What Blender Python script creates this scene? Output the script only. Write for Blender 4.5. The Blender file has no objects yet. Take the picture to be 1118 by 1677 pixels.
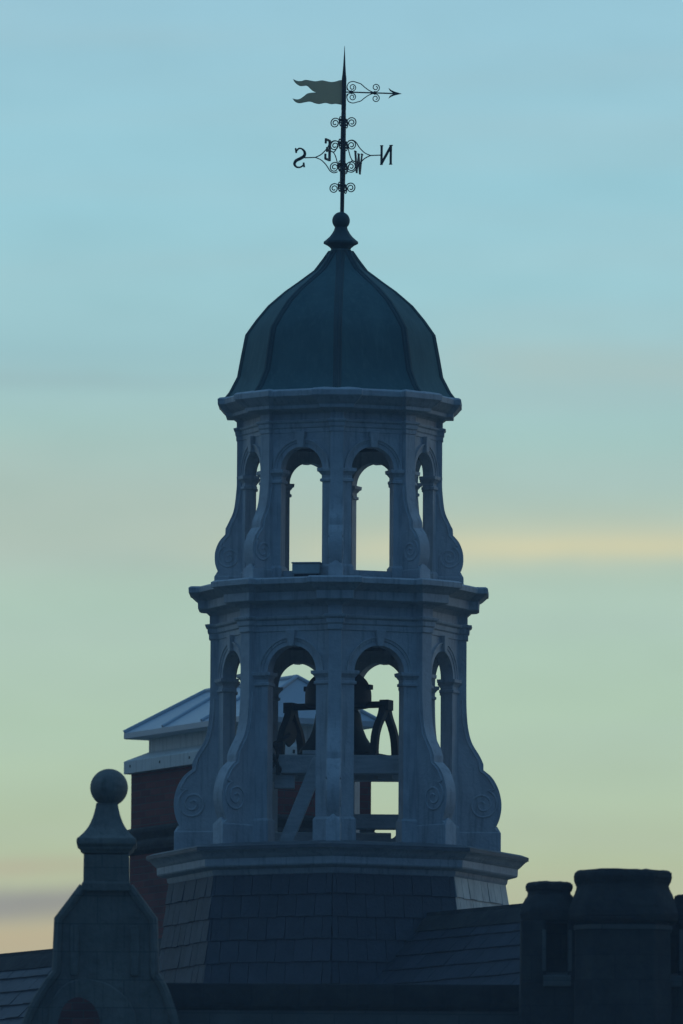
import bpy, bmesh, math, random
from mathutils import Vector, Matrix
random.seed(7)
R_ = math.radians
sc = bpy.context.scene
C = sc.collection

# ------------------------------------------------------------------ camera
PITCH, ROLL, DIST, CAMX, CAMZ = R_(5.55), R_(0.33), 150.0, 0.022, 1.6
PXM = 160.0                       # photo pixels per metre at the tower
FOC = PXM * 150.7                 # focal length in photo pixels (1118 x 1677)
U = 1.0 / PXM
cam_d = bpy.data.cameras.new('camera')
cam = bpy.data.objects.new('camera', cam_d); C.objects.link(cam)
rv, uv, fv = Vector((1, 0, 0)), Vector((0, -math.sin(PITCH), math.cos(PITCH))), Vector((0, math.cos(PITCH), math.sin(PITCH)))
CR = rv * math.cos(ROLL) + uv * math.sin(ROLL)
CU = -rv * math.sin(ROLL) + uv * math.cos(ROLL)
CP = Vector((CAMX, -DIST, CAMZ))
m4 = Matrix((CR, CU, -fv)).transposed().to_4x4(); m4.translation = CP
cam.matrix_world = m4
cam_d.sensor_fit = 'VERTICAL'; cam_d.sensor_height = 24.0
cam_d.lens = 24.0 * FOC / 1677.0
cam_d.clip_start = 1.0; cam_d.clip_end = 6000.0
cam_d.dof.use_dof = True; cam_d.dof.focus_distance = 150.5; cam_d.dof.aperture_fstop = 1.6
sc.camera = cam

# ------------------------------------------------------------------ world (dusk sky)
def lin(r, g, b):
    f = lambda c: (c / 12.92 if c <= 0.04045 else ((c + 0.055) / 1.055) ** 2.4)
    return (f(r / 255), f(g / 255), f(b / 255), 1.0)

world = bpy.data.worlds.new('World'); sc.world = world
world.use_nodes = True
wt = world.node_tree; wt.nodes.clear()
def WN(t, **k):
    n = wt.nodes.new(t)
    for a, b in k.items(): setattr(n, a, b)
    return n
WL = wt.links.new
def wmath(op, a, b=None, clamp=False):
    n = WN('ShaderNodeMath', operation=op); n.use_clamp = clamp
    for i, v in enumerate((a, b)):
        if v is None: continue
        if isinstance(v, (int, float)): n.inputs[i].default_value = v
        else: WL(v, n.inputs[i])
    return n.outputs[0]
def wrange(v, a, b, c=0.0, d=1.0, smooth=True):
    n = WN('ShaderNodeMapRange'); n.interpolation_type = 'SMOOTHSTEP' if smooth else 'LINEAR'
    WL(v, n.inputs[0])
    for i, q in enumerate((a, b, c, d)): n.inputs[i + 1].default_value = q
    return n.outputs[0]
def wmix(f, a, b, mode='MIX'):
    n = WN('ShaderNodeMix', data_type='RGBA', blend_type=mode)
    for s, v in ((n.inputs[0], f), (n.inputs[6], a), (n.inputs[7], b)):
        if isinstance(v, (int, float)): s.default_value = v
        elif isinstance(v, tuple): s.default_value = v
        else: WL(v, s)
    return n.outputs[2]
def wramp(fac, stops, interp='EASE'):
    n = WN('ShaderNodeValToRGB'); cr = n.color_ramp; cr.interpolation = interp
    while len(cr.elements) < len(stops): cr.elements.new(0.5)
    for e, (p, c) in zip(cr.elements, stops): e.position = p; e.color = c
    WL(fac, n.inputs[0]); return n.outputs[0]

SUN_EL, SUN_AZ = R_(2.0), R_(70.0)        # azimuth measured from +Y towards +X
tc = WN('ShaderNodeTexCoord'); sep = WN('ShaderNodeSeparateXYZ'); WL(tc.outputs['Generated'], sep.inputs[0])
dx, dy, dz = sep.outputs
azim = wmath('ARCTAN2', dx, dy)           # radians, + to the right
mp = WN('ShaderNodeMapping'); mp.inputs['Scale'].default_value = (9, 9, 150); WL(tc.outputs['Generated'], mp.inputs[0])
nz = WN('ShaderNodeTexNoise'); nz.inputs['Scale'].default_value = 1.0; nz.inputs['Detail'].default_value = 4.0
nz.inputs['Roughness'].default_value = 0.45; WL(mp.outputs[0], nz.inputs['Vector'])
mp2 = WN('ShaderNodeMapping'); mp2.inputs['Scale'].default_value = (22, 22, 380); mp2.inputs['Location'].default_value = (3, 1, 7); WL(tc.outputs['Generated'], mp2.inputs[0])
nz2 = WN('ShaderNodeTexNoise'); nz2.inputs['Scale'].default_value = 1.0; nz2.inputs['Detail'].default_value = 3.0; WL(mp2.outputs[0], nz2.inputs['Vector'])
# wavy elevation so that bands are not ruled lines
zw = wmath('ADD', dz, wmath('MULTIPLY', wmath('SUBTRACT', nz.outputs['Fac'], 0.5), 0.006))
def elev_of(y): return math.sin(PITCH + (838.5 - y) / FOC)
E = lambda y: (elev_of(y) - 0.05) / 0.1
f1 = wrange(zw, 0.05, 0.15, smooth=False)
west = wramp(f1, [(0.02, lin(196, 172, 140)), (E(1620), lin(188, 178, 146)), (E(1500), lin(184, 184, 152)), (E(1400), lin(180, 194, 162)),
                  (E(1200), lin(176, 201, 178)), (E(1000), lin(173, 200, 184)), (E(880), lin(172, 194, 180)), (E(720), lin(163, 197, 192)),
                  (E(540), lin(157, 200, 206)), (E(330), lin(153, 202, 213)), (E(60), lin(153, 199, 213)), (0.95, lin(146, 194, 216))], 'LINEAR')
# thin clouds: a warm sunlit streak to the right, faint mauve veils, a grey bank low at the left
def band(y0, half, warp=zw):
    h = half / FOC
    n = wmath('DIVIDE', wmath('SUBTRACT', warp, elev_of(y0)), h)
    return wmath('POWER', 2.718, wmath('MULTIPLY', wmath('MULTIPLY', n, n), -1.0))
azx = lambda x: (x - 559) / FOC
mp3 = WN('ShaderNodeMapping'); mp3.inputs['Scale'].default_value = (70, 70, 260); mp3.inputs['Location'].default_value = (5, 2, 1); WL(tc.outputs['Generated'], mp3.inputs[0])
nz3 = WN('ShaderNodeTexNoise'); nz3.inputs['Scale'].default_value = 1.0; nz3.inputs['Detail'].default_value = 6.0; nz3.inputs['Roughness'].default_value = 0.6; WL(mp3.outputs[0], nz3.inputs['Vector'])
zr_ = wmath('ADD', zw, wmath('MULTIPLY', wmath('SUBTRACT', nz3.outputs['Fac'], 0.5), 0.0022))   # ragged edge
zt_ = wmath('ADD', zr_, wmath('MULTIPLY', azim, 0.03))                                         # slightly tilted
def cloud(b, k, lo=0.25, hi=0.65): return wmath('MULTIPLY', wmath('MULTIPLY', b, wrange(nz3.outputs['Fac'], lo, hi, 0.55, 1.0)), k)
b1 = wmath('MULTIPLY', band(898, 33, zr_), wrange(azim, azx(150), azx(1000)))
west = wmix(cloud(b1, 1.0), west, lin(222, 212, 166))
b1c = wmath('MULTIPLY', band(868, 62, zr_), wrange(azim, azx(200), azx(1100)))
west = wmix(cloud(b1c, 0.45), west, lin(196, 200, 176))
b1b = wmath('MULTIPLY', band(830, 85, zr_), wrange(azim, azx(800), azx(300)))
west = wmix(cloud(b1b, 0.45), west, lin(178, 189, 178))
b2 = wmath('MULTIPLY', band(568, 52, zt_), wrange(azim, azx(560), azx(900)))
west = wmix(cloud(b2, 0.60), west, lin(170, 190, 184))
b3 = wmath('MULTIPLY', band(636, 10, zr_), wrange(azim, azx(560), azx(150)))
west = wmix(cloud(b3, 0.55), west, lin(150, 174, 176))
b3b = wmath('MULTIPLY', band(590, 50, zr_), wrange(azim, azx(600), azx(100)))
west = wmix(cloud(b3b, 0.5), west, lin(146, 184, 192))
b6 = wmath('MULTIPLY', band(1540, 45, zr_), wrange(azim, azx(700), azx(60)))
west = wmix(cloud(b6, 0.7), west, lin(188, 171, 141))
b4 = wmath('MULTIPLY', wmath('MULTIPLY', wrange(zr_, elev_of(1449), elev_of(1462)), wrange(zr_, elev_of(1512), elev_of(1472))), wrange(azim, azx(500), azx(60)))
west = wmix(wmath('MULTIPLY', b4, 0.80), west, lin(140, 139, 141))
b5 = wmath('MULTIPLY', band(1431, 10, zt_), wrange(azim, azx(420), azx(0)))
west = wmix(wmath('MULTIPLY', b5, 0.6), west, lin(182, 164, 142))
mot = wrange(nz3.outputs['Fac'], 0.25, 0.75, 0.955, 1.045, smooth=False)
veil = wrange(nz2.outputs['Fac'], 0.40, 0.72)
west = wmix(wmath('MULTIPLY', veil, 0.14), west, lin(176, 190, 190))
veil2 = wrange(nz.outputs['Fac'], 0.5, 0.8)
west = wmix(wmath('MULTIPLY', veil2, 0.16), west, lin(178, 186, 182))
# rest of the vault: Nishita air plus the blue of dusk overhead and behind
sky = WN('ShaderNodeTexSky'); sky.sky_type = 'NISHITA'; sky.sun_disc = False
sky.sun_elevation = SUN_EL; sky.sun_rotation = SUN_AZ; sky.air_density = 1.2; sky.dust_density = 0.6; sky.ozone_density = 3.0
nish = wmix(1.0, sky.outputs[0], (0.004, 0.006, 0.009, 1), 'MULTIPLY')
SIDE, ZEN, EAST = (0.20, 0.305, 0.37, 1), (0.066, 0.185, 0.355, 1), (0.013, 0.042, 0.112, 1)
vault = wmix(wrange(dz, 0.02, 0.9), wmix(wrange(dy, -0.50, 0.15), EAST, SIDE), ZEN)
vault = wmix(1.0, vault, nish, 'ADD')
glow = wmath('MULTIPLY', wrange(dy, 0.30, 0.95), wrange(dz, 0.45, 0.10))
west = wmix(1.0, west, mot, 'MULTIPLY')
west = wmix(1.0, west, wmix(wrange(dz, 0.07, 0.13, smooth=False), (1.17, 1.17, 1.14, 1), (1.10, 1.10, 1.11, 1)), 'MULTIPLY')
final = wmix(glow, vault, west)
bg = WN('ShaderNodeBackground'); bg.inputs['Strength'].default_value = 1.0; WL(final, bg.inputs[0])
wo = WN('ShaderNodeOutputWorld'); WL(bg.outputs[0], wo.inputs[0])

# ------------------------------------------------------------------ sun (already down: weak, wide, warm)
sl = bpy.data.lights.new('sun', 'SUN'); sl.energy = 0.10; sl.angle = R_(25); sl.color = (1.0, 0.78, 0.56)
so = bpy.data.objects.new('sun', sl); C.objects.link(so)
sd = Vector((math.sin(SUN_AZ) * math.cos(SUN_EL), math.cos(SUN_AZ) * math.cos(SUN_EL), math.sin(SUN_EL)))
so.rotation_euler = sd.to_track_quat('Z', 'Y').to_euler(); so.location = (30, 30, 60)

sc.view_settings.view_transform = 'Standard'; sc.view_settings.look = 'None'
sc.view_settings.exposure = 0.0; sc.view_settings.gamma = 1.0; sc.view_settings.use_curve_mapping = False

# ------------------------------------------------------------------ materials
def material(name, base, var=None, rough=0.6, metallic=0.0, nscale=6.0, bump=0.0, bscale=40.0, streak=None, island=0.0, vscale=(1, 1, 1), spec=0.5, joints=None):
    m = bpy.data.materials.new(name); m.use_nodes = True
    t = m.node_tree; L = t.links.new; b = t.nodes['Principled BSDF']
    b.inputs['Roughness'].default_value = rough; b.inputs['Metallic'].default_value = metallic
    b.inputs['Specular IOR Level'].default_value = spec
    co = t.nodes.new('ShaderNodeTexCoord')
    col = None
    def mix(f, a, c):
        n = t.nodes.new('ShaderNodeMix'); n.data_type = 'RGBA'
        for s, v in ((n.inputs[0], f), (n.inputs[6], a), (n.inputs[7], c)):
            if isinstance(v, (int, float)): s.default_value = v
            elif isinstance(v, tuple): s.default_value = v
            else: L(v, s)
        return n.outputs[2]
    col = base + (1,)
    if var:
        mp_ = t.nodes.new('ShaderNodeMapping'); mp_.inputs['Scale'].default_value = vscale; L(co.outputs['Object'], mp_.inputs[0])
        n = t.nodes.new('ShaderNodeTexNoise'); n.inputs['Scale'].default_value = nscale; n.inputs['Detail'].default_value = 6; n.inputs['Roughness'].default_value = 0.62
        L(mp_.outputs[0], n.inputs['Vector'])
        r = t.nodes.new('ShaderNodeMapRange'); r.inputs[1].default_value = 0.35; r.inputs[2].default_value = 0.68; L(n.outputs['Fac'], r.inputs[0])
        col = mix(r.outputs[0], col, var + (1,))
    if streak:       # rain streaks: noise stretched down the face
        mp_ = t.nodes.new('ShaderNodeMapping'); mp_.inputs['Scale'].default_value = (14, 14, 1.1); L(co.outputs['Object'], mp_.inputs[0])
        n = t.nodes.new('ShaderNodeTexNoise'); n.inputs['Scale'].default_value = 1.6; n.inputs['Detail'].default_value = 5; L(mp_.outputs[0], n.inputs['Vector'])
        r = t.nodes.new('ShaderNodeMapRange'); r.inputs[1].default_value = 0.52; r.inputs[2].default_value = 0.80; r.inputs[4].default_value = 0.7; L(n.outputs['Fac'], r.inputs[0])
        col = mix(r.outputs[0], col, streak + (1,))
    if island:
        g = t.nodes.new('ShaderNodeNewGeometry')
        r = t.nodes.new('ShaderNodeMapRange'); r.inputs[3].default_value = 1 - island; r.inputs[4].default_value = 1 + island; L(g.outputs['Random Per Island'], r.inputs[0])
        n = t.nodes.new('ShaderNodeMix'); n.data_type = 'RGBA'; n.blend_type = 'MULTIPLY'; n.inputs[0].default_value = 1.0
        if isinstance(col, tuple): n.inputs[6].default_value = col
        else: L(col, n.inputs[6])
        L(r.outputs[0], n.inputs[7]); col = n.outputs[2]
    jf = None
    if joints:      # ashlar courses
        s_ = t.nodes.new('ShaderNodeSeparateXYZ'); L(co.outputs['Object'], s_.inputs[0])
        a_ = t.nodes.new('ShaderNodeMath'); a_.operation = 'ADD'; L(s_.outputs[0], a_.inputs[0]); L(s_.outputs[1], a_.inputs[1])
        c_ = t.nodes.new('ShaderNodeCombineXYZ'); L(a_.outputs[0], c_.inputs[0]); L(s_.outputs[2], c_.inputs[1])
        k_ = t.nodes.new('ShaderNodeTexBrick'); k_.inputs['Scale'].default_value = 1.0; k_.inputs['Brick Width'].default_value = joints[0]; k_.inputs['Row Height'].default_value = joints[1]
        k_.inputs['Mortar Size'].default_value = 0.007; k_.inputs['Mortar Smooth'].default_value = 0.4
        k_.inputs['Color1'].default_value = (1.12, 1.10, 1.05, 1); k_.inputs['Color2'].default_value = (0.86, 0.88, 0.9, 1); k_.inputs['Mortar'].default_value = (0.68, 0.68, 0.68, 1)
        L(c_.outputs[0], k_.inputs['Vector'])
        n = t.nodes.new('ShaderNodeMix'); n.data_type = 'RGBA'; n.blend_type = 'MULTIPLY'; n.inputs[0].default_value = 1.0
        L(col, n.inputs[6]); L(k_.outputs['Color'], n.inputs[7]); col = n.outputs[2]; jf = k_.outputs['Fac']
    if isinstance(col, tuple): b.inputs['Base Color'].default_value = col
    else: L(col, b.inputs['Base Color'])
    if bump:
        n = t.nodes.new('ShaderNodeTexNoise'); n.inputs['Scale'].default_value = bscale; n.inputs['Detail'].default_value = 5; L(co.outputs['Object'], n.inputs['Vector'])
        bu = t.nodes.new('ShaderNodeBump'); bu.inputs['Strength'].default_value = bump; bu.inputs['Distance'].default_value = 0.02
        L(n.outputs['Fac'], bu.inputs['Height']); L(bu.outputs[0], b.inputs['Normal'])
    return m

def thin_sheet(name, base, var):       # thin weathered sheet that lets some of the sky through
    m = material(name, base, var, 0.6, nscale=14, spec=0.2)
    t = m.node_tree; out = t.nodes['Material Output']; b = t.nodes['Principled BSDF']
    tr = t.nodes.new('ShaderNodeBsdfTranslucent'); tr.inputs['Color'].default_value = (0.74, 0.76, 0.66, 1)
    mx = t.nodes.new('ShaderNodeMixShader'); mx.inputs[0].default_value = 0.72
    t.links.new(b.outputs[0], mx.inputs[1]); t.links.new(tr.outputs[0], mx.inputs[2]); t.links.new(mx.outputs[0], out.inputs['Surface'])
    return m

def brick_material(name):
    m = bpy.data.materials.new(name); m.use_nodes = True
    t = m.node_tree; L = t.links.new; b = t.nodes['Principled BSDF']; b.inputs['Roughness'].default_value = 0.85
    co = t.nodes.new('ShaderNodeTexCoord'); s = t.nodes.new('ShaderNodeSeparateXYZ'); L(co.outputs['Object'], s.inputs[0])
    a = t.nodes.new('ShaderNodeMath'); a.operation = 'ADD'; L(s.outputs[0], a.inputs[0]); L(s.outputs[1], a.inputs[1])
    c = t.nodes.new('ShaderNodeCombineXYZ'); L(a.outputs[0], c.inputs[0]); L(s.outputs[2], c.inputs[1])
    k = t.nodes.new('ShaderNodeTexBrick'); k.inputs['Scale'].default_value = 1.0
    k.inputs['Brick Width'].default_value = 0.225; k.inputs['Row Height'].default_value = 0.075; k.inputs['Mortar Size'].default_value = 0.005
    k.inputs['Color1'].default_value = (0.32, 0.075, 0.055, 1); k.inputs['Color2'].default_value = (0.20, 0.045, 0.036, 1); k.inputs['Mortar'].default_value = (0.16, 0.12, 0.10, 1)
    L(c.outputs[0], k.inputs['Vector'])
    n = t.nodes.new('ShaderNodeTexNoise'); n.inputs['Scale'].default_value = 2.2; n.inputs['Detail'].default_value = 6; L(co.outputs['Object'], n.inputs['Vector'])
    x = t.nodes.new('ShaderNodeMix'); x.data_type = 'RGBA'; x.blend_type = 'MULTIPLY'; x.inputs[0].default_value = 0.5
    L(k.outputs['Color'], x.inputs[6]); L(n.outputs['Fac'], x.inputs[7]); L(x.outputs[2], b.inputs['Base Color'])
    bu = t.nodes.new('ShaderNodeBump'); bu.inputs['Strength'].default_value = 0.6; bu.inputs['Distance'].default_value = 0.01; bu.invert = True
    L(k.outputs['Fac'], bu.inputs['Height']); L(bu.outputs[0], b.inputs['Normal'])
    return m

M = dict(
    paint=material('white_paint', (0.64, 0.65, 0.66), (0.50, 0.51, 0.53), 0.6, nscale=5, bump=0.3, bscale=30, streak=(0.24, 0.25, 0.26)),
    copper=material('verdigris_copper', (0.095, 0.200, 0.205), (0.060, 0.145, 0.155), 0.75, nscale=3.5, bump=0.3, bscale=7, spec=0.15, streak=(0.13, 0.25, 0.24), vscale=(1, 1, 0.5)),
    copper_dark=material('dark_copper', (0.035, 0.095, 0.105), (0.022, 0.07, 0.08), 0.7, nscale=5, bump=0.2, bscale=20),
    slate=material('slate', (0.062, 0.069, 0.086), (0.045, 0.051, 0.065), 0.48, nscale=7, bump=0.35, bscale=30, island=0.14),
    slate_side_lit=material('side_lit_slate', (0.085, 0.096, 0.115), (0.06, 0.069, 0.085), 0.65, spec=0.25, nscale=7, bump=0.3, bscale=30, island=0.16),  # same slate, base colour lightened to stand for side light on that face
    corner_paint=material('worn_white_boarding', (0.68, 0.67, 0.62), (0.52, 0.52, 0.50), 0.5, nscale=6, streak=(0.2, 0.21, 0.22), island=0.12),
    lead=material('old_lead', (0.16, 0.165, 0.175), (0.10, 0.105, 0.115), 0.6, nscale=6, bump=0.2, bscale=9),
    dark_board=material('dark_boarding', (0.05, 0.045, 0.04), (0.03, 0.027, 0.025), 0.85, nscale=6),  # dark tone chosen to cut bounce light under the added ceilings
    slate_core=material('slate_bed', (0.03, 0.033, 0.04), (0.04, 0.043, 0.05), 0.9, nscale=7),
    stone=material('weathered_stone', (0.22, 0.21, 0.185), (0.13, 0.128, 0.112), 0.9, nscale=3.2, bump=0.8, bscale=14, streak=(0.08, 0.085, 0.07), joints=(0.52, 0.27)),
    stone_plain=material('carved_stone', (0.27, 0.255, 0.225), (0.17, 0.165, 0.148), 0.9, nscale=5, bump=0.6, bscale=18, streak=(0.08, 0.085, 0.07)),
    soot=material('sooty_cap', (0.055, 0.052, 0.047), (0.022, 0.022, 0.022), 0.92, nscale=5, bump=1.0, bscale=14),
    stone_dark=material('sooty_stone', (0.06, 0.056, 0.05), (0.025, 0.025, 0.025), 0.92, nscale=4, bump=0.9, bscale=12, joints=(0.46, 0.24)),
    brick=brick_material('red_brick'),
    iron=material('wrought_iron', (0.050, 0.050, 0.054), (0.075, 0.062, 0.055), 0.6, nscale=30, spec=0.3),
    bronze=material('dark_bronze', (0.020, 0.023, 0.022), (0.012, 0.015, 0.014), 0.55, nscale=9, bump=0.15, bscale=25, spec=0.3),
    gilt=thin_sheet('thin_gilt_sheet', (0.36, 0.32, 0.20), (0.26, 0.24, 0.16)),
    zinc=material('zinc_sheet', (0.62, 0.66, 0.70), (0.54, 0.59, 0.64), 0.36, nscale=3, bump=0.15, bscale=5),
    fascia=material('painted_fascia', (0.82, 0.81, 0.77), (0.74, 0.73, 0.69), 0.6, nscale=4, streak=(0.32, 0.31, 0.28)),
    timber=material('weathered_timber', (0.66, 0.67, 0.67), (0.48, 0.49, 0.49), 0.8, nscale=4, vscale=(1, 6, 6), bump=0.4, bscale=25),
    nail=material('rusty_nail', (0.03, 0.022, 0.018), None, 0.7),
    grey=material('grey_enamel', (0.42, 0.50, 0.50), (0.34, 0.42, 0.42), 0.5, nscale=8),
    wall=material('sandstone_wall', (0.17, 0.16, 0.14), (0.10, 0.095, 0.09), 0.9, nscale=2, bump=0.5, bscale=10, joints=(0.6, 0.3)),
    grass=material('ground_grass', (0.05, 0.07, 0.03), (0.035, 0.05, 0.02), 0.9, nscale=0.3, bump=0.5, bscale=3),
)

# ------------------------------------------------------------------ helpers
def at(px, py, Y):
    d = fv * FOC + CR * (px - 559.0) + CU * (838.5 - py)
    return CP + d * ((Y - CP.y) / d.y)
def axis_px(py): return 555.6 + (838.5 - py) * math.tan(ROLL)
def Z(py): return at(axis_px(py), py, 0.0).z       # height on the tower axis for a photo row

def tag(o, label=None, cat=None, group=None, kind=None):
    for k, v in (('label', label), ('category', cat), ('group', group), ('kind', kind)):
        if v: o[k] = v
    return o
def empty(name, loc=(0, 0, 0), rotz=0.0):
    o = bpy.data.objects.new(name, None); C.objects.link(o); o.location = loc; o.rotation_euler = (0, 0, rotz); o.empty_display_size = 0.3
    return o

class MB:
    def __init__(s): s.bm = bmesh.new(); s.M = Matrix.Identity(4)
    def v(s, p): return s.bm.verts.new(s.M @ Vector(p))
    def f(s, vs):
        try: return s.bm.faces.new(vs)
        except ValueError: return None
    def loft(s, rings, cap0=True, cap1=True, closed=True):
        R = [[s.v(p) for p in r] for r in rings]; n = len(R[0])
        for a, b in zip(R, R[1:]):
            for i in range(n if closed else n - 1):
                j = (i + 1) % n; s.f([a[i], a[j], b[j], b[i]])
        if cap0: s.f(R[0][::-1])
        if cap1: s.f(R[-1])
    def box(s, x0, x1, y0, y1, z0, z1):
        s.loft([[(x0, y0, z0), (x1, y0, z0), (x1, y1, z0), (x0, y1, z0)], [(x0, y0, z1), (x1, y0, z1), (x1, y1, z1), (x0, y1, z1)]])
    def bar(s, a, b, w, h, up=(0, 0, 1)):
        a, b = Vector(a), Vector(b); d = (b - a).normalized(); x = d.cross(Vector(up)).normalized(); y = x.cross(d)
        s.loft([[p + x * (i * w / 2) + y * (j * h / 2) for i, j in ((-1, -1), (1, -1), (1, 1), (-1, 1))] for p in (a, b)])
    def tube(s, pts, r, seg=8, radii=None, flat=None):
        pts = [Vector(p) for p in pts]; n = len(pts); rings = []; x = None
        for i, p in enumerate(pts):
            d = (pts[min(i + 1, n - 1)] - pts[max(i - 1, 0)]).normalized()
            if x is None:
                ref = Vector((0, 1, 0)) if abs(d.y) < 0.9 else Vector((1, 0, 0))
                x = (ref - d * ref.dot(d)).normalized()
            else: x = (x - d * x.dot(d)).normalized()
            y = d.cross(x); rr = radii[i] if radii else r
            fx, fy = flat or (1, 1)
            rings.append([p + x * (fx * rr * math.cos(2 * math.pi * k / seg)) + y * (fy * rr * math.sin(2 * math.pi * k / seg)) for k in range(seg)])
        s.loft(rings)
    def lathe(s, prof, seg=24, c=(0, 0), rot=0.0):
        s.loft([[(c[0] + r * math.cos(rot + 2 * math.pi * k / seg), c[1] + r * math.sin(rot + 2 * math.pi * k / seg), z) for k in range(seg)] for r, z in prof])
    def prism(s, poly, y0, y1):       # poly in (x, z), extruded along y
        s.loft([[(x, y0, z) for x, z in poly], [(x, y1, z) for x, z in poly]])
    def build(s, name, mat, parent=None, smooth=35, bevel=0.0, loc=None):
        bmesh.ops.remove_doubles(s.bm, verts=s.bm.verts, dist=1e-5)
        bmesh.ops.recalc_face_normals(s.bm, faces=s.bm.faces)
        me = bpy.data.meshes.new(name); s.bm.to_mesh(me); s.bm.free()
        me.materials.append(mat)
        if smooth:
            for p in me.polygons: p.use_smooth = True
            me.set_sharp_from_angle(angle=R_(smooth))
        o = bpy.data.objects.new(name, me); C.objects.link(o)
        if parent: o.parent = parent
        if loc is not None: o.location = loc
        if bevel:
            b = o.modifiers.new('bevel', 'BEVEL'); b.width = bevel; b.segments = 2; b.limit_method = 'ANGLE'; b.angle_limit = R_(40)
        return o
def copy_rot(o, parent, ang):
    c = o.copy(); C.objects.link(c); c.parent = parent; c.rotation_euler = (0, 0, o.rotation_euler.z + ang)
    return c
def smooth_path(pts, n=6):
    out = []; P = [pts[0]] + list(pts) + [pts[-1]]
    for i in range(1, len(P) - 2):
        a, b, c, d = P[i - 1:i + 3]
        for k in range(n):
            t = k / n
            out.append(tuple(0.5 * (2 * b[q] + (c[q] - a[q]) * t + (2 * a[q] - 5 * b[q] + 4 * c[q] - d[q]) * t * t + (3 * b[q] - a[q] - 3 * c[q] + d[q]) * t ** 3) for q in range(len(b))))
    out.append(tuple(pts[-1])); return out
def spiral(c, r0, r1, a0, turns, n=40, sgn=1):
    return [(c[0] + (r0 + (r1 - r0) * k / n) * math.cos(a0 + sgn * 2 * math.pi * turns * k / n), c[1] + (r0 + (r1 - r0) * k / n) * math.sin(a0 + sgn * 2 * math.pi * turns * k / n)) for k in range(n + 1)]

def slates(mb, O, ux, uy, n, rows, h, w, rng, thick=0.012):
    """courses of slates on a plane: O lower-left origin, ux along, uy up the slope; rng(v) -> (u0, u1) for the course at v"""
    O, ux, uy, n = Vector(O), Vector(ux).normalized(), Vector(uy).normalized(), Vector(n).normalized()
    for j in range(rows):
        v0 = j * h; u0, u1 = rng(v0); t0, t1 = rng(v0 + h)
        if u1 - u0 < 0.02: continue
        off = (j % 2) * w * 0.5 + random.uniform(-0.02, 0.02)
        k0 = math.floor((min(u0, t0) + off) / w)
        k = k0
        while k * w - off < max(u1, t1):
            a, b = k * w - off, (k + 1) * w - off - 0.006; k += 1
            def cl(u, lo, hi): return min(max(u, lo), hi)
            ab, bb, at_, bt = cl(a, u0, u1), cl(b, u0, u1), cl(a, t0, t1), cl(b, t0, t1)
            if bb - ab < 0.01 and bt - at_ < 0.01: continue
            lift = thick * random.uniform(0.9, 1.6); dv = random.uniform(-0.006, 0.004)
            P = lambda u, v, q: O + ux * u + uy * v + n * q
            lo = [P(ab, v0 + dv, 0.002), P(bb, v0 + dv, 0.002), P(bt, v0 + h * 1.02, 0.0), P(at_, v0 + h * 1.02, 0.0)]
            hi = [P(ab, v0 + dv, lift + 0.008), P(bb, v0 + dv, lift + 0.008 + random.uniform(-0.002, 0.002)), P(bt, v0 + h * 1.02, 0.006), P(at_, v0 + h * 1.02, 0.006)]
            V1 = [mb.v(p) for p in lo]; V2 = [mb.v(p) for p in hi]
            mb.f(V2)
            for i in range(4): mb.f([V1[i], V1[(i + 1) % 4], V2[(i + 1) % 4], V2[i]])

# ------------------------------------------------------------------ setting: ground
g = MB(); g.loft([[(-1500, -900, 0), (1500, -900, 0), (1500, 2000, 0), (-1500, 2000, 0)]], cap0=False)
tag(g.build('ground', M['grass'], smooth=0), kind='structure')

# ------------------------------------------------------------------ the bell tower
ROT = R_(-1.6)
def zz(lst): return [(r * U, Z(y)) for r, y in lst]
ZB = Z(1720)
tower = tag(empty('bell_cupola', (0, 0, ZB)), 'white painted octagonal two stage bell cupola with arches, scroll brackets and green copper dome', 'bell tower')
TL = (0, 0, -ZB)

v8 = -math.pi / 2 + ROT
def plan(R, w, a):
    pts = []; c, s_ = math.cos(R_(22.5)), math.sin(R_(22.5)); r0 = min((a - w * s_) / c, R - 0.3 * U)
    for k in range(8):
        ph = -math.pi / 2 + ROT + k * math.pi / 4; rx, ry = math.cos(ph), math.sin(ph)
        for r, l in ((r0, -w), (R, -w), (R, w), (r0, w)):
            pts.append((rx * r - ry * l, ry * r + rx * l))
    return pts
def entab(name, R, w, a, prof, ka=1.28):
    mb = MB()
    mb.loft([[(x, y, Z(py)) for x, y in plan((R + o) * U, (w + o) * U, (a + o * ka) * U)] for py, o in prof])
    return mb.build(name, M['paint'], tower, smooth=30, bevel=0.004, loc=TL)

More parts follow.
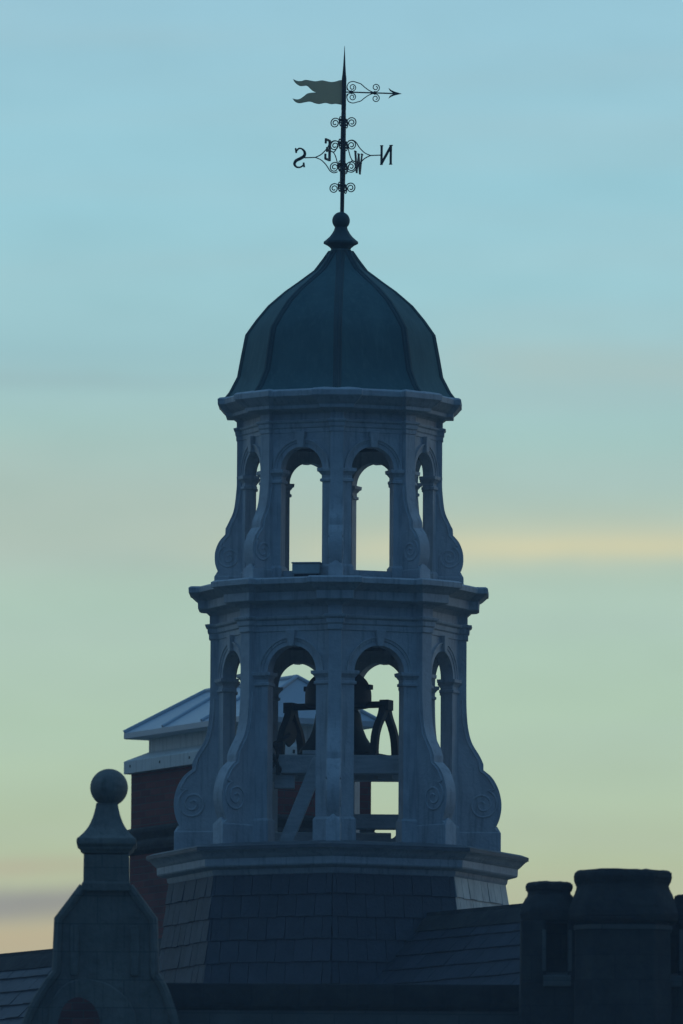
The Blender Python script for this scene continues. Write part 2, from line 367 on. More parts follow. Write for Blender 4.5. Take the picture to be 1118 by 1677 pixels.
# pedestal: octagon in line with the arcades, slate hung, slightly battered
def cham(R, d, py):        # octagon of circumradius R (photo px); a corner towards the front (d unused)
    return [(R * U * math.cos(v8 + k * math.pi / 4), R * U * math.sin(v8 + k * math.pi / 4), Z(py)) for k in range(8)]
mb = MB(); A0, D0, A1, D1 = 272.0, 471.0, 306.0, 520.0
mb.loft([cham(A0, D0, 1434), cham(A1, D1, 1740)])
core = mb.build('pedestal', M['slate_core'], tower, loc=TL)
top8 = [Vector(p) for p in cham(A0 + 0.6, D0 + 0.9, 1434)]; bot8 = [Vector(p) for p in cham(A1 + 0.6, D1 + 0.9, 1740)]
for i in range(8):
    j = (i + 1) % 8
    if i in (2, 3, 4, 5): continue
    bl, br, tl, tr = bot8[i], bot8[j], top8[i], top8[j]
    ux = (br - bl).normalized(); mid_b, mid_t = (bl + br) / 2, (tl + tr) / 2
    uy = (mid_t - mid_b); H = uy.length; uy = uy.normalized(); n = ux.cross(uy)
    wb, wtp = (br - bl).length, (tr - tl).length
    rng = lambda v, wb=wb, wtp=wtp, H=H: (lambda q: ((wb - (wb + (wtp - wb) * q)) / 2, (wb + (wb + (wtp - wb) * q)) / 2))(min(v / H, 1.0))
    mb = MB()
    slates(mb, bl, ux, uy, n, int(H / 0.231), 0.231, 0.205 if i in (0, 7) else 0.165, rng)
    if i in (0, 7): mb.build('slate_hanging', M['slate'], core, smooth=0)
    else: mb.build('corner_boarding' if i == 1 else 'corner_slates', M['corner_paint'] if i == 1 else M['slate_side_lit'], core, smooth=0)

mb = MB()       # lead strip under the cornice and rolls on the arrises
for i in range(8):
    j = (i + 1) % 8
    a, b = Vector(cham(A0 + 3, D0 + 4, 1438)[i]), Vector(cham(A0 + 3, D0 + 4, 1438)[j])
    a2, b2 = Vector(cham(A0 + 4, D0 + 5.5, 1447)[i]), Vector(cham(A0 + 4, D0 + 5.5, 1447)[j])
    V = [mb.v(p) for p in (a, b, b2, a2)]; mb.f(V)
mb.build('lead_apron', M['lead'], core, smooth=0)

# base cornice
mb = MB()
prof = [(1450, 0), (1446, 3), (1440, 4), (1436.5, 18), (1434, 20), (1423, 20.5), (1421.5, 23), (1418, 26.5), (1412, 33), (1411, 35.5), (1406, 36), (1402, 24), (1396, -40)]
mb.loft([cham(275 + o, 475 + o * 1.38, y) for y, o in prof])
mb.build('cornice', M['paint'], tower, smooth=30, bevel=0.004, loc=TL)

mb = MB()      # lead capping folded over the top edge
mb.loft([cham(275 + o, 475 + o * 1.38, y) for y, o in [(1410, 36.4), (1410, 37.6), (1404, 37.8), (1399.5, 25), (1393, -40)]])
mb.build('lead_capping', M['lead'], tower, smooth=0, loc=TL)

def arcade(a, t, r, y_floor, y_spring, y_top, sill=None):
    s, si = a * math.tan(R_(22.5)), (a - t) * math.tan(R_(22.5)); N = 24
    mb = MB(); z0, z1, zs = Z(y_floor), Z(y_top), Z(y_spring)
    for k in range(8):
        mb.M = Matrix.Rotation(ROT + R_(22.5) + k * math.pi / 4, 4, 'Z')
        arc = [(-r * math.cos(math.pi * i / N) * U, zs + r * math.sin(math.pi * i / N) * U) for i in range(N + 1)]
        for (dist, ss) in ((a, s), (a - t, si)):
            y = -dist * U
            for q in (-1, 1):
                for za, zb_ in ((z0, zs), (zs, z1)):
                    mb.f([mb.v((x, y, z)) for x, z in ((q * ss * U, za), (q * r * U, za), (q * r * U, zb_), (q * ss * U, zb_))])
            for i in range(N):
                mb.f([mb.v(p) for p in ((arc[i][0], y, arc[i][1]), (arc[i + 1][0], y, arc[i + 1][1]), (arc[i + 1][0], y, z1), (arc[i][0], y, z1))])
        loop = [(-r * U, z0)] + arc + [(r * U, z0)]
        for p, q in zip(loop, loop[1:]):
            mb.f([mb.v((p[0], -a * U, p[1])), mb.v((q[0], -a * U, q[1])), mb.v((q[0], -(a - t) * U, q[1])), mb.v((p[0], -(a - t) * U, p[1]))])
        if sill: mb.box(-(r - 0.5) * U, (r - 0.5) * U, -(a - 3) * U, -(a - t + 3) * U, z0, Z(sill))
    return mb.build('arcade', M['paint'], tower, smooth=30, loc=TL)

def dress_arcade(par, a, t, r, y_spring, y_floor, y_arch, R, w, prof, base_y, vol_c, vol_r, wid, plinth_y):
    """parts repeated round the eight sides: archivolt, keystone, imposts, plinths, scroll brackets"""
    f0 = ROT + R_(22.5); zs = Z(y_spring)
    mb = MB(); N = 28
    secs = [(r + 0.0, 0), (r + 0.0, 1.6), (r + wid * .52, 1.6), (r + wid * .55, 3.0), (r + wid * .82, 3.4), (r + wid * .86, 5.0), (r + wid, 5.0), (r + wid, 0)]
    mb.loft([[(-q * math.cos(math.pi * i / N) * U, -(a - 0.4 + d) * U, zs + q * math.sin(math.pi * i / N) * U) for q, d in secs] for i in range(N + 1)])
    o = mb.build('archivolt', M['paint'], par, smooth=30); o.rotation_euler.z = f0
    for k in range(1, 8): copy_rot(o, par, k * math.pi / 4)
    mb = MB(); zt = Z(y_arch) - 0.2 * U; zb_ = zs + (r - 1.5) * U
    mb.loft([[(-5.2 * U, -(a - t + 2) * U, zb_), (5.2 * U, -(a - t + 2) * U, zb_), (5.2 * U, -(a + 7) * U, zb_), (-5.2 * U, -(a + 7) * U, zb_)],
             [(-8.2 * U, -(a - t + 2) * U, zt), (8.2 * U, -(a - t + 2) * U, zt), (8.2 * U, -(a + 8.5) * U, zt), (-8.2 * U, -(a + 8.5) * U, zt)]])
    o = mb.build('keystone', M['paint'], par, smooth=30, bevel=0.005); o.rotation_euler.z = f0
    for k in range(1, 8): copy_rot(o, par, k * math.pi / 4)
    s = a * math.tan(R_(22.5))
    for q in (-1, 1):
        mb = MB(); ins = 0.6
        pr = [(y_spring + 22, 0.5), (y_spring + 21, 3), (y_spring + 17, 3), (y_spring + 16, 0.8), (y_spring + 11, 0.8), (y_spring + 9, 2.5), (y_spring + 6, 4.5), (y_spring + 5, 6.5), (y_spring - 0.5, 7)]
        rings = []
        for y, p in pr:
            x0, x1 = (r - p) * U, (s - 3) * U
            rings.append([(q * x0, -(a + p) * U, Z(y)), (q * x1, -(a + p) * U, Z(y)), (q * x1 * 0.86, -(a - t - p * 0.6) * U, Z(y)), (q * x0, -(a - t - p * 0.6) * U, Z(y))])
        mb.loft(rings)
        o = mb.build('impost', M['paint'], par, smooth=30, bevel=0.003); o.rotation_euler.z = f0
        for k in range(1, 8): copy_rot(o, par, k * math.pi / 4)
        mb = MB()
        rings = [[(q * (r - p) * U, -(a + p) * U, Z(y)), (q * (s - 2) * U, -(a + p) * U, Z(y)), (q * (s - 4) * .87 * U, -(a - t - p) * U, Z(y)), (q * (r - p) * U, -(a - t - p) * U, Z(y))]
                 for y, p in ((y_floor, 3.2), (plinth_y + 4, 3.2), (plinth_y, 0.4))]
        mb.loft(rings)
        o = mb.build('plinth', M['paint'], par, smooth=30, bevel=0.003); o.rotation_euler.z = f0
        for k in range(1, 8): copy_rot(o, par, k * math.pi / 4)
    # scroll bracket: radial fin whose outline is an S ending in a volute on a small pedestal
    mb = MB(); rin = (a - t * 0.4) / math.cos(R_(22.5))
    outline = [(-(q) * U, Z(y)) for q, y in prof] + [(-(rin) * U, Z(prof[-1][1])), (-(rin) * U, Z(prof[0][1]))]
    # mb local: build in (x=lateral, y=radial)
    mb.loft([[(sx * w * U, y, z) for y, z in outline] for sx in (-1, 1)])
    for sx in (-1, 1):
        inset = [(-(q - 7) * U, Z(y)) for q, y in prof if y < vol_c[1] - vol_r * 0.8 and y > y_spring + 26]
        sp = spiral((-(vol_c[0]) * U, Z(vol_c[1])), vol_r * U, vol_r * 0.12 * U, math.pi * 0.62, 2.1, 54, 1)
        path = smooth_path(inset[::3] + [sp[0]], 4) + sp[1:]
        mb.tube([(sx * (w + 0.2) * U, y, z) for y, z in path], 1.9 * U, 6)
        mb.lathe([(0.1 * U, 0), (0.1 * U, 0)], 3) if False else None
    o = mb.build('scroll_bracket', M['paint'], par, smooth=30, bevel=0.004); o.rotation_euler.z = ROT
    for k in range(1, 8): copy_rot(o, par, k * math.pi / 4)
    mb = MB(); b0 = base_y; rr = prof[-1][0]; ww = w + 1.5
    z0, z1, z2 = Z(prof[-1][1]), Z(b0 + 2), Z(b0 - 9)
    mb.loft([[(-ww * U, -(rr + 1) * U, z0), (ww * U, -(rr + 1) * U, z0), (ww * U, -rin * U, z0), (-ww * U, -rin * U, z0)],
             [(-ww * U, -(rr + 1) * U, z1), (ww * U, -(rr + 1) * U, z1), (ww * U, -rin * U, z1), (-ww * U, -rin * U, z1)],
             [(-1.5 * U, -(rr - 5) * U, z2), (1.5 * U, -(rr - 5) * U, z2), (1.5 * U, -rin * U, z2), (-1.5 * U, -rin * U, z2)]])
    o = mb.build('pedestal_block', M['paint'], par, smooth=30, bevel=0.004); o.rotation_euler.z = ROT
    for k in range(1, 8): copy_rot(o, par, k * math.pi / 4)

def bracket_profile(top_y, r_top, segA, segB, tail):
    return [(r_top, top_y)] + smooth_path(segA, 5) + smooth_path(segB, 6) + tail

# lower stage
lowA, lowT, lowR = 185.0, 21.0, 43.0
low = arcade(lowA, lowT, lowR, 1400, 1115, 1047)
profL = bracket_profile(1047, 209.5, [(209.5, 1130), (210, 1160), (212.5, 1190), (219, 1216), (232, 1238), (238, 1251)],
                        [(238, 1261), (252, 1273), (262, 1290), (267, 1308), (267.5, 1325), (264, 1342), (257, 1357)], [(266, 1364), (266, 1397)])
dress_arcade(low, lowA, lowT, lowR, 1115, 1398, 1047, 209.5, 10.5, profL, 1362, (237, 1318), 25, 14, 1352)
# upper stage
upA, upT, upR = 151.0, 18.0, 36.8
up = arcade(upA, upT, upR, 966, 782.5, 721, sill=947)
profU = bracket_profile(721, 168, [(168, 785), (168.5, 803), (172.5, 836), (180, 855), (186, 867)],
                        [(186.5, 877), (196, 888), (202, 902), (203.5, 915), (202, 928), (197, 940)], [(203, 946), (203, 965)])
dress_arcade(up, upA, upT, upR, 782.5, 964, 721, 168, 10.5, profU, 944, (180, 914), 19, 13, 938)

# dark boarded ceilings and lead floors, added inside both stages to lower bounce light
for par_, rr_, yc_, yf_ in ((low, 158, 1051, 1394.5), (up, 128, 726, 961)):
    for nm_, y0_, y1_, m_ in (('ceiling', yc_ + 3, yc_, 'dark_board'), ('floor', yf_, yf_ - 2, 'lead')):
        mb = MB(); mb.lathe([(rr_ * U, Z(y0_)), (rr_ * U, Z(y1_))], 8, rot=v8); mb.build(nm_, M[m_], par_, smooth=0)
# entablatures with cornices
entab('cornice', 210, 10.5, 184, [(1049, -6), (1049, 2), (1040, 2), (1038.5, 4), (1031, 4.5), (1029, 7.5), (1025, 8.5), (1023.5, 1), (1010, 1), (1007, 4), (1004, 7), (1002.5, 16),
                                   (1000.5, 19.5), (987, 20), (985, 23), (983, 25.5), (976.5, 32), (975.5, 34.5), (967, 34.8), (964.5, 31), (962, -30)])
entab('cornice', 168, 10.5, 150, [(723, -6), (723, 1.5), (716, 1.5), (714.5, 3), (708, 3.5), (706.5, 5.5), (703.5, 6), (702, 0.8), (692, 0.8), (690, 3), (687.5, 6), (686.5, 14),
                                   (686, 18), (680, 18.5), (678.5, 20.5), (675, 24), (668.5, 29), (667, 31), (658, 31.3), (655.5, 28), (648, -10)])

# dome
dome_prof = [(188, 655), (185.5, 651), (179, 643), (166, 618), (160, 585), (153, 549), (136, 525), (116, 501), (101, 488), (88, 477), (66, 461.5), (41, 443), (28, 426), (17.5, 411), (14, 405)]
mb = MB(); v0 = -math.pi / 2 + ROT
mb.loft([[(r * U * math.cos(v0 + k * math.pi / 4), r * U * math.sin(v0 + k * math.pi / 4), Z(y)) for k in range(8)] for r, y in dome_prof])
bmesh.ops.subdivide_edges(mb.bm, edges=[e for e in mb.bm.edges if abs(e.verts[0].co.z - e.verts[1].co.z) < 1e-6], cuts=3)
dome = mb.build('dome', M['copper'], tower, smooth=26, loc=TL)
mb = MB()
mb.loft([[(l * U, -(r + q) * U, Z(y)) for l, q in ((-7, -2.6), (-5.5, 0.4), (-2.5, 1.2), (-1.8, 3.2), (1.8, 3.2), (2.5, 1.2), (5.5, 0.4), (7, -2.6))] for r, y in dome_prof[:-1]])
rib = mb.build('rib', M['copper_dark'], dome, smooth=30, bevel=0.003); rib.rotation_euler.z = ROT
for k in range(1, 8): copy_rot(rib, dome, k * math.pi / 4)
mb = MB()
mb.lathe(zz([(18, 413), (15.5, 409), (17, 406.5), (22, 402.5), (28.5, 399.5), (28.5, 396), (24, 392.5), (19, 388), (15, 383), (11.5, 377), (10, 371)]), 8, rot=v0)
mb.build('finial', M['copper_dark'], dome, smooth=25, bevel=0.004)
mb = MB(); zc = Z(361.5)
mb.lathe([(max(14.6 * U * math.sin(math.pi * i / 16), 0.001), zc - 14.6 * U * math.cos(math.pi * i / 16)) for i in range(17)], 28)
mb.build('ball', M['copper_dark'], dome, smooth=60)

# ------------------------------------------------------------------ weathervane (local units: photo px * U, origin at the foot of the pole)
VY = 350.0
vane = tag(empty('weather_vane', (0.010, 0, Z(VY))), 'dark iron weathervane with wavy swallowtail flag, arrow and compass letters above the dome', 'weathervane')
vane.rotation_euler = (R_(-1.4), R_(0.55), 0)
vx, vzf = 559.0, lambda y: (VY - y) * U * 1.005
mb = MB()
mb.lathe([(r * U, vzf(y)) for r, y in ((3.3, 352), (3.4, 312), (4.3, 304), (4.6, 270), (4.2, 200), (3.6, 178))], 12)
mb.build('pole', M['iron'], vane)
mb = MB()
mb.lathe([(r * U, vzf(y)) for r, y in ((3.6, 179), (3.9, 178), (3.7, 150), (3.9, 127), (3.0, 120), (1.9, 105), (0.9, 86), (0.3, 73))], 12)
mb.build('spike', M['iron'], vane)
def fx(x): return (x / 5.324 + 460 - 561.5)
def fy(y): return (y / 5.324 + 60)
flag_t = [(528, 370), (500, 372), (470, 383), (430, 390), (395, 386), (345, 378), (290, 388), (240, 382), (200, 378), (170, 388), (130, 390), (92, 375)]
flag_n = [(92, 375), (110, 405), (150, 432), (185, 432), (215, 430), (245, 455), (270, 475), (300, 485)]
flag_l = [(300, 485), (250, 490), (215, 500), (185, 525), (150, 548), (120, 552), (90, 545)]
flag_b = [(90, 545), (112, 572), (150, 585), (200, 575), (245, 568), (290, 582), (330, 586), (380, 575), (430, 585), (470, 580), (528, 588)]
poly = []
for seg in (flag_t, flag_n, flag_l, flag_b): poly += smooth_path(seg, 3)[:-1]
poly.append((528, 588))
mb = MB(); mb.prism([(fx(x) * U, vzf(fy(y))) for x, y in poly], -0.9 * U, 0.9 * U)
fl = mb.build('flag', M['gilt'], vane, smooth=0); fl.rotation_euler.z = R_(6)
mb = MB(); ay = 149.0; th = 0.85 * U
P3 = lambda pts: [(x * U, 0, vzf(y)) for x, y in pts]
mb.tube(P3([(2, ay), (84, ay)]), 1.15 * U, 8)
for q in (-1, 1):
    yy = lambda d: ay - q * d
    arcp = smooth_path([(5.5, yy(3)), (5.0, yy(9)), (8, yy(15.5)), (15, yy(17.8)), (22, yy(16)), (28, yy(14)), (34, yy(9)), (42, yy(3.5)), (50, yy(0.5))], 5)
    mb.tube(P3(arcp), th, 6)
    mb.tube(P3(smooth_path([(5.0, yy(8)), (7, yy(3.5)), (12, yy(1)), (17, yy(3))], 4) + spiral((14, yy(8)), 5.8, 1.8, math.atan2(-q * -5, 3), 1.35, 30, -1 * q if False else -q)), th, 6)
    mb.tube(P3(smooth_path([(44, yy(1)), (50, yy(0.8)), (56, yy(3))], 4) + spiral((52.5, yy(9)), 6.6, 1.9, math.atan2(q * 6, 3.5), 1.4, 32, -q)), th, 6)
for x in (12, 51): mb.lathe([(0.3 * U, vzf(ay + 3.4)), (2.2 * U, vzf(ay + 2)), (3.2 * U, vzf(ay)), (2.2 * U, vzf(ay - 2)), (0.3 * U, vzf(ay - 3.4))], 8, c=(x * U, 0))
mb.prism([(x * U, vzf(y)) for x, y in ((95.5, ay), (84, ay - 3), (78, ay - 5.5), (73.5, ay - 9), (76, ay - 4), (82, ay - 0.6), (82, ay + 0.6), (76, ay + 4), (73.5, ay + 9), (78, ay + 5.5), (84, ay + 3))], -0.8 * U, 0.8 * U)
ar = mb.build('arrow', M['iron'], vane, smooth=30); ar.rotation_euler.z = R_(6)
VROT = R_(-19)
def rot_local(o, k): o.rotation_euler.z = VROT + k * math.pi / 2
src = None
for lev, ly in enumerate((200, 237.5, 273, 308)):
    mb = MB()
    sp = spiral((14.5, ly), 9.0, 2.0, math.pi, 1.9, 44, 1 if lev % 2 else 1)
    mb.tube([(x * U, 0, vzf(y)) for x, y in [(3.5, ly)] + sp], 0.95 * U, 6)
    mb.bar((3 * U, 0, vzf(ly + 4)), (6 * U, 0, vzf(ly + 4)), 2 * U, 3 * U); mb.bar((3 * U, 0, vzf(ly - 4)), (6 * U, 0, vzf(ly - 4)), 2 * U, 3 * U)
    o = mb.build('scroll', M['iron'], vane, smooth=40); rot_local(o, 0)
    for k in (1, 2, 3): copy_rot(o, vane, k * math.pi / 2)
mb = MB(); cy = 255.5
for q in (-1, 1):
    mb.tube([(x * U, 0, vzf(y)) for x, y in smooth_path([(9, cy - q * 25), (15.5, cy - q * 26.5), (22, cy - q * 23), (29, cy - q * 13), (38, cy - q * 4.5), (48, cy)], 5)], 0.95 * U, 6)
mb.tube([(47 * U, 0, vzf(cy)), (66 * U, 0, vzf(cy))], 1.0 * U, 6)
arm = mb.build('arm', M['iron'], vane, smooth=40); rot_local(arm, 0)
for k in (1, 2, 3): copy_rot(arm, vane, k * math.pi / 2)
def letter(strokes, k, curve=None, lw=1.0, T=1.4 * U):
    mb = MB()
    X = lambda x, y: ((64 + x) * U, 0, vzf(cy - y))
    for (x0, y0, x1, y1, w) in strokes: mb.bar(X(x0, y0), X(x1, y1), 2 * T, lw * w * U, up=Vector((-(y1 - y0), 0, (x1 - x0))) if True else None)
    if curve:
        pts = smooth_path(curve[0], 5); n = len(pts); rings = []
        for i, (x, y) in enumerate(pts):
            a, b = pts[max(i - 1, 0)], pts[min(i + 1, n - 1)]; dx_, dy_ = b[0] - a[0], b[1] - a[1]; l = math.hypot(dx_, dy_); nx, ny = -dy_ / l, dx_ / l
            wv = 1.05 * curve[1] * (0.45 + 0.75 * math.sin(math.pi * i / (n - 1)) ** 2) / 2
            p, q = Vector(X(x + nx * wv, y + ny * wv)), Vector(X(x - nx * wv, y - ny * wv)); t_ = Vector((0, T, 0))
            rings.append([p - t_, q - t_, q + t_, p + t_])
        mb.loft(rings)
    o = mb.build('letter', M['iron'], vane, smooth=30); rot_local(o, k)
    return o
# seen from behind: N with its diagonal rising to the right, S reversed
letter([(3, -16, 3, 16, 3.2), (19, -16, 19, 16, 3.2), (3, -14, 19, 14, 3.6), (0.5, 15.5, 5.5, 15.5, 1.4), (16.5, 15.5, 22, 15.5, 1.4), (16.5, -15.5, 21.5, -15.5, 1.4), (1, -15.5, 5, -15.5, 1.4)], 0)
letter([(0, 0, 3, 0, 1.6), (18.2, 13, 18.8, 16.5, 1.2), (3, -15.5, 4.2, -8, 2.4), (17.2, 8.5, 18.4, 16, 2.4)], 2,
       ([(18, 10), (13, 15.5), (7, 14.5), (2.5, 9), (3.5, 3), (10, -1), (17.5, -4.5), (20, -10), (16, -15), (9, -15), (3.5, -11)], 3.8))
letter([(3, -17, 3, 17, 4.4), (3, 16, 24, 16, 2.4), (3, -16, 25, -16, 2.4), (3, 0, 16, 0, 2.2), (23, 9, 23, 17, 2.4), (24, -17, 24, -8, 2.4), (16, -4, 16, 4, 2.0)], 3, lw=1.3, T=1.4 * U)
letter([(-2, 17, 7, -17, 4.2), (7, -17, 15, 14, 2.6), (15, 14, 23, -17, 4.2), (23, -17, 32, 17, 2.6), (-6, 17, 3, 17, 1.8), (28, 17, 36, 17, 1.8), (11, 15, 19, 15, 1.6)], 1, lw=1.35, T=0.9 * U)

# ------------------------------------------------------------------ bell, its stand, the timbers below
bz = Z(1241)
bell = tag(empty('bell', (0.0, 0.0, bz), R_(-24)), 'dark bronze bell under an iron yoke on A shaped stands inside the lower arches', 'bell')
bl = lambda y: Z(y) - bz
mb = MB()
outer = [(0.5, 1158), (20, 1159), (32, 1163), (37, 1170), (39, 1182), (42, 1196), (47, 1208), (54, 1219), (62, 1228), (64.5, 1234), (63, 1236.5)]
inner = [(58, 1236), (48, 1220), (38, 1200), (33, 1175), (0.5, 1168)]
mb.lathe([(r * U, bl(y)) for r, y in outer + inner], 40)
mb.build('bell_body', M['bronze'], bell, smooth=45)
mb = MB()      # yoke: thick domed head casting with a lug each side
yk = smooth_path([(50, 1159), (54, 1155), (54.5, 1144), (54, 1133), (51, 1123), (45, 1113), (34, 1104), (18, 1098), (6, 1096.5)], 3)
mb.lathe([(0.4 * U, bl(1159))] + [(x * U, bl(y)) for x, y in yk] + [(6 * U, bl(1090)), (0.4 * U, bl(1089))], 36)
for q in (-1, 1): mb.box(*((46 * U, 60 * U) if q > 0 else (-60 * U, -46 * U)), -6 * U, 6 * U, bl(1131), bl(1123))
mb.build('yoke', M['iron'], bell, smooth=40, bevel=0.005)
mb = MB()
mb.tube([(-92 * U, 0, bl(1156)), (-60 * U, 0, bl(1156)), (60 * U, 0, bl(1156)), (92 * U, 0, bl(1156))], 5.6 * U, 14)
for q in (-1, 1): mb.box((q * 86 - 8) * U, (q * 86 + 8) * U, -11 * U, 11 * U, bl(1166), bl(1149))
mb.build('axle', M['iron'], bell, smooth=40, bevel=0.004)
for q in (-1, 1):
    mb = MB()
    for s_ in (-1, 1):
        path = smooth_path([(5 * s_, 1158), (8 * s_, 1168), (16 * s_, 1179), (29 * s_, 1193), (38 * s_, 1208), (42 * s_, 1224), (44 * s_, 1243)], 5)
        n = len(path)
        mb.loft([[(q * 84 * U + i * 6 * U, p[0] * U + j * (5.4 + 3.2 * (1 - k / n) ** 2) * U, bl(p[1])) for i, j in ((-1, -1), (1, -1), (1, 1), (-1, 1))] for k, p in enumerate(path)])
    mb.box((q * 84 - 6) * U, (q * 84 + 6) * U, -52 * U, 52 * U, bl(1244), bl(1239))
    mb.build('stand', M['iron'], bell, smooth=35, bevel=0.005)
mb = MB(); mb.prism([(y * U, bl(z)) for y, z in ((-16, 1180), (-24, 1198), (-30, 1214), (-8, 1222), (12, 1212), (22, 1196), (14, 1178))], 0, 5 * U)
o = mb.build('counterweight', M['iron'], bell, smooth=0, bevel=0.01); o.rotation_euler.z = math.pi / 2; o.location = (-82 * U, 0, 0)
mb = MB()      # clapper
mb.lathe([(2 * U, bl(1170)), (2 * U, bl(1222)), (7 * U, bl(1228)), (9 * U, bl(1235)), (5 * U, bl(1242)), (0.5 * U, bl(1243))], 14)
mb.build('clapper', M['iron'], bell, smooth=45)
mb = MB()      # rope lever hanging forward from the left stand over the front beam
def wl(x, y, yp): c_, s_ = math.cos(R_(24)), math.sin(R_(24)); return ((x * c_ - y * s_) * U, (x * s_ + y * c_) * U, bl(yp))
mb.tube([wl(*p) for p in smooth_path([(-80, -30, 1206), (-90, -64, 1216), (-104, -90, 1226), (-110, -98, 1237), (-104, -100, 1250), (-98, -100, 1262), (-97, -100, 1278)], 5)], 3.4 * U, 8)
mb.tube([wl(*p) for p in smooth_path([(-104, -98, 1228), (-98, -99, 1243), (-103, -100, 1257), (-108, -100, 1266)], 4)], 2.8 * U, 8)
mb.tube([wl(*p) for p in smooth_path([(-100, -100, 1262), (-94, -100, 1268), (-98, -100, 1276)], 4)], 3.2 * U, 8)
mb.build('lever', M['iron'], bell, smooth=40)

def frame_beam(name, mbf, mat='timber', bevel=0.008): return mbf.build(name, M[mat], bframe, smooth=30, bevel=bevel, loc=(0, 0, -Z(1396)))
bframe = tag(empty('timber_framework', (0, 0, Z(1396))), 'pale weathered timber framework of beams and a slanting brace carrying the bell', 'timber frame')
for yy in (-78, 66):
    mb = MB(); mb.box(-150 * U, 150 * U, (yy - 14) * U, (yy + 14) * U, Z(1274), Z(1243.5)); frame_beam('beam', mb)
for xx in (-78, 78):
    mb = MB(); mb.box((xx - 12) * U, (xx + 12) * U, -63.5 * U, 51.5 * U, Z(1272), Z(1244.2)); frame_beam('beam', mb)
mb = MB(); mb.box(20 * U, 140 * U, 40 * U, 66 * U, Z(1354), Z(1330)); frame_beam('beam', mb)
mb = MB(); mb.box(-140 * U, 88 * U, 72 * U, 100 * U, Z(1398), Z(1358)); frame_beam('sleeper', mb)
mb = MB(); mb.box(-104 * U, -70 * U, -84 * U, -64.5 * U, Z(1298), Z(1276)); frame_beam('packing_block', mb)
mb = MB(); mb.bar((-30 * U, -98 * U, Z(1252)), (-88 * U, -104 * U, Z(1398)), 12 * U, 23 * U, up=(1, 0, 0.3)); frame_beam('brace', mb)
for xx in (-126, 118):
    mb = MB(); mb.box((xx - 10) * U, (xx + 10) * U, -88 * U, -66 * U, Z(1398), Z(1275)); frame_beam('post', mb)
mb = MB(); mb.box(-58 * U, -30 * U, -90 * U, -68 * U, Z(1243), Z(1236)); frame_beam('packing_block', mb)
mb = MB()
pl = smooth_path([(84, 1398), (84, 1372), (92, 1366), (98, 1360), (102, 1358), (104, 1372), (112, 1398)], 4)
mb.prism([(x * U, Z(y)) for x, y in pl], 70 * U, 74 * U); frame_beam('bracket', mb, 'timber', 0.003)

# grey box on the sill of the upper left arch
bx = empty('equipment_box', (-51.5 * U, -150 * U, Z(961.5)), R_(-8))
tag(bx, 'small grey metal box resting on the sill of the upper left arch', 'metal box')
h = Z(939) - Z(962)
mb = MB(); mb.box(-23 * U, 23 * U, -16 * U, 20 * U, h * 0.28, h); mb.build('casing', M['grey'], bx, smooth=30, bevel=0.01)
mb = MB(); mb.box(-20 * U, 20 * U, -12 * U, 16 * U, 0, h * 0.27); mb.build('foot', M['iron'], bx, smooth=30)
mb = MB(); mb.box(-24 * U, 24 * U, -17.5 * U, 21 * U, h + 0.001, h + 2.4 * U); mb.build('lid', M['grey'], bx, smooth=30, bevel=0.004)

# ------------------------------------------------------------------ main building: one ridge passing under the tower
PHI, PITCHR = R_(56), R_(47)
ud = Vector((math.cos(PHI), -math.sin(PHI), 0)); nd = Vector((-math.sin(PHI), -math.cos(PHI), 0))
zr = Z(1519); T0, T1, SL = -20.0, 5.3, 3.9
ridge = lambda t: ud * t + Vector((0, 0, zr))
drop = Vector((0, 0, -math.tan(PITCHR)))
house = tag(empty('slate_roofed_building', (0, 0, 0)), 'stone building with dark slate pitched roof running diagonally beneath the bell cupola', 'building')
mb = MB()
for sgn in (1, -1):
    e = (nd * sgn + drop) * SL
    lo = Vector((0, 0, -0.18))
    mb.loft([[ridge(T0), ridge(T1), ridge(T1) + e, ridge(T0) + e], [ridge(T0) + lo, ridge(T1) + lo, ridge(T1) + e + lo, ridge(T0) + e + lo]])
roof = mb.build('roof', M['slate_core'], house, smooth=0)
mb = MB(); upv = -(nd + drop).normalized(); nrm = ud.cross(upv); nrm = nrm if nrm.z > 0 else -nrm
Ls = SL / math.cos(PITCHR)
slates(mb, ridge(T0) + (nd + drop) * SL + nrm * 0.004, ud, upv, nrm, int(Ls / 0.215), 0.215, 0.26, lambda v: (0, T1 - T0), thick=0.012)
mb.build('slates', M['slate'], roof, smooth=0)
mb = MB()
mb.loft([[ridge(T) + nd * a + Vector((0, 0, z)) for a, z in ((-0.17, -0.14), (-0.10, -0.035), (-0.045, 0.02), (-0.035, 0.06), (0.035, 0.06), (0.045, 0.02), (0.10, -0.035), (0.17, -0.14))] for T in (T0, T1)])
mb.build('ridge_cap', M['stone_dark'], roof, smooth=30)
mb = MB(); s_ = SL - 0.35
cs = [ridge(T0 + .3) + nd * s_, ridge(T1 - .1) + nd * s_, ridge(T1 - .1) - nd * s_, ridge(T0 + .3) - nd * s_]
mb.loft([[Vector((p.x, p.y, -0.3)) for p in cs], [Vector((p.x, p.y, zr - SL * math.tan(PITCHR) + 0.15)) for p in cs]])
for T in (T0 + .3, T1 - .1):
    zt = zr - SL * math.tan(PITCHR)
    q = [ridge(T) + nd * s_, ridge(T) - nd * s_]
    mb.loft([[Vector((q[0].x, q[0].y, zt)), Vector((q[1].x, q[1].y, zt)), Vector((ud.x * T, ud.y * T, zr - 0.2))], [Vector((q[0].x, q[0].y, zt)) + ud * 0.2 * (1 if T < 0 else -1), Vector((q[1].x, q[1].y, zt)) + ud * 0.2 * (1 if T < 0 else -1), Vector((ud.x * T, ud.y * T, zr - 0.2)) + ud * 0.2 * (1 if T < 0 else -1)]])
mb.build('wall', M['wall'], house, smooth=0)

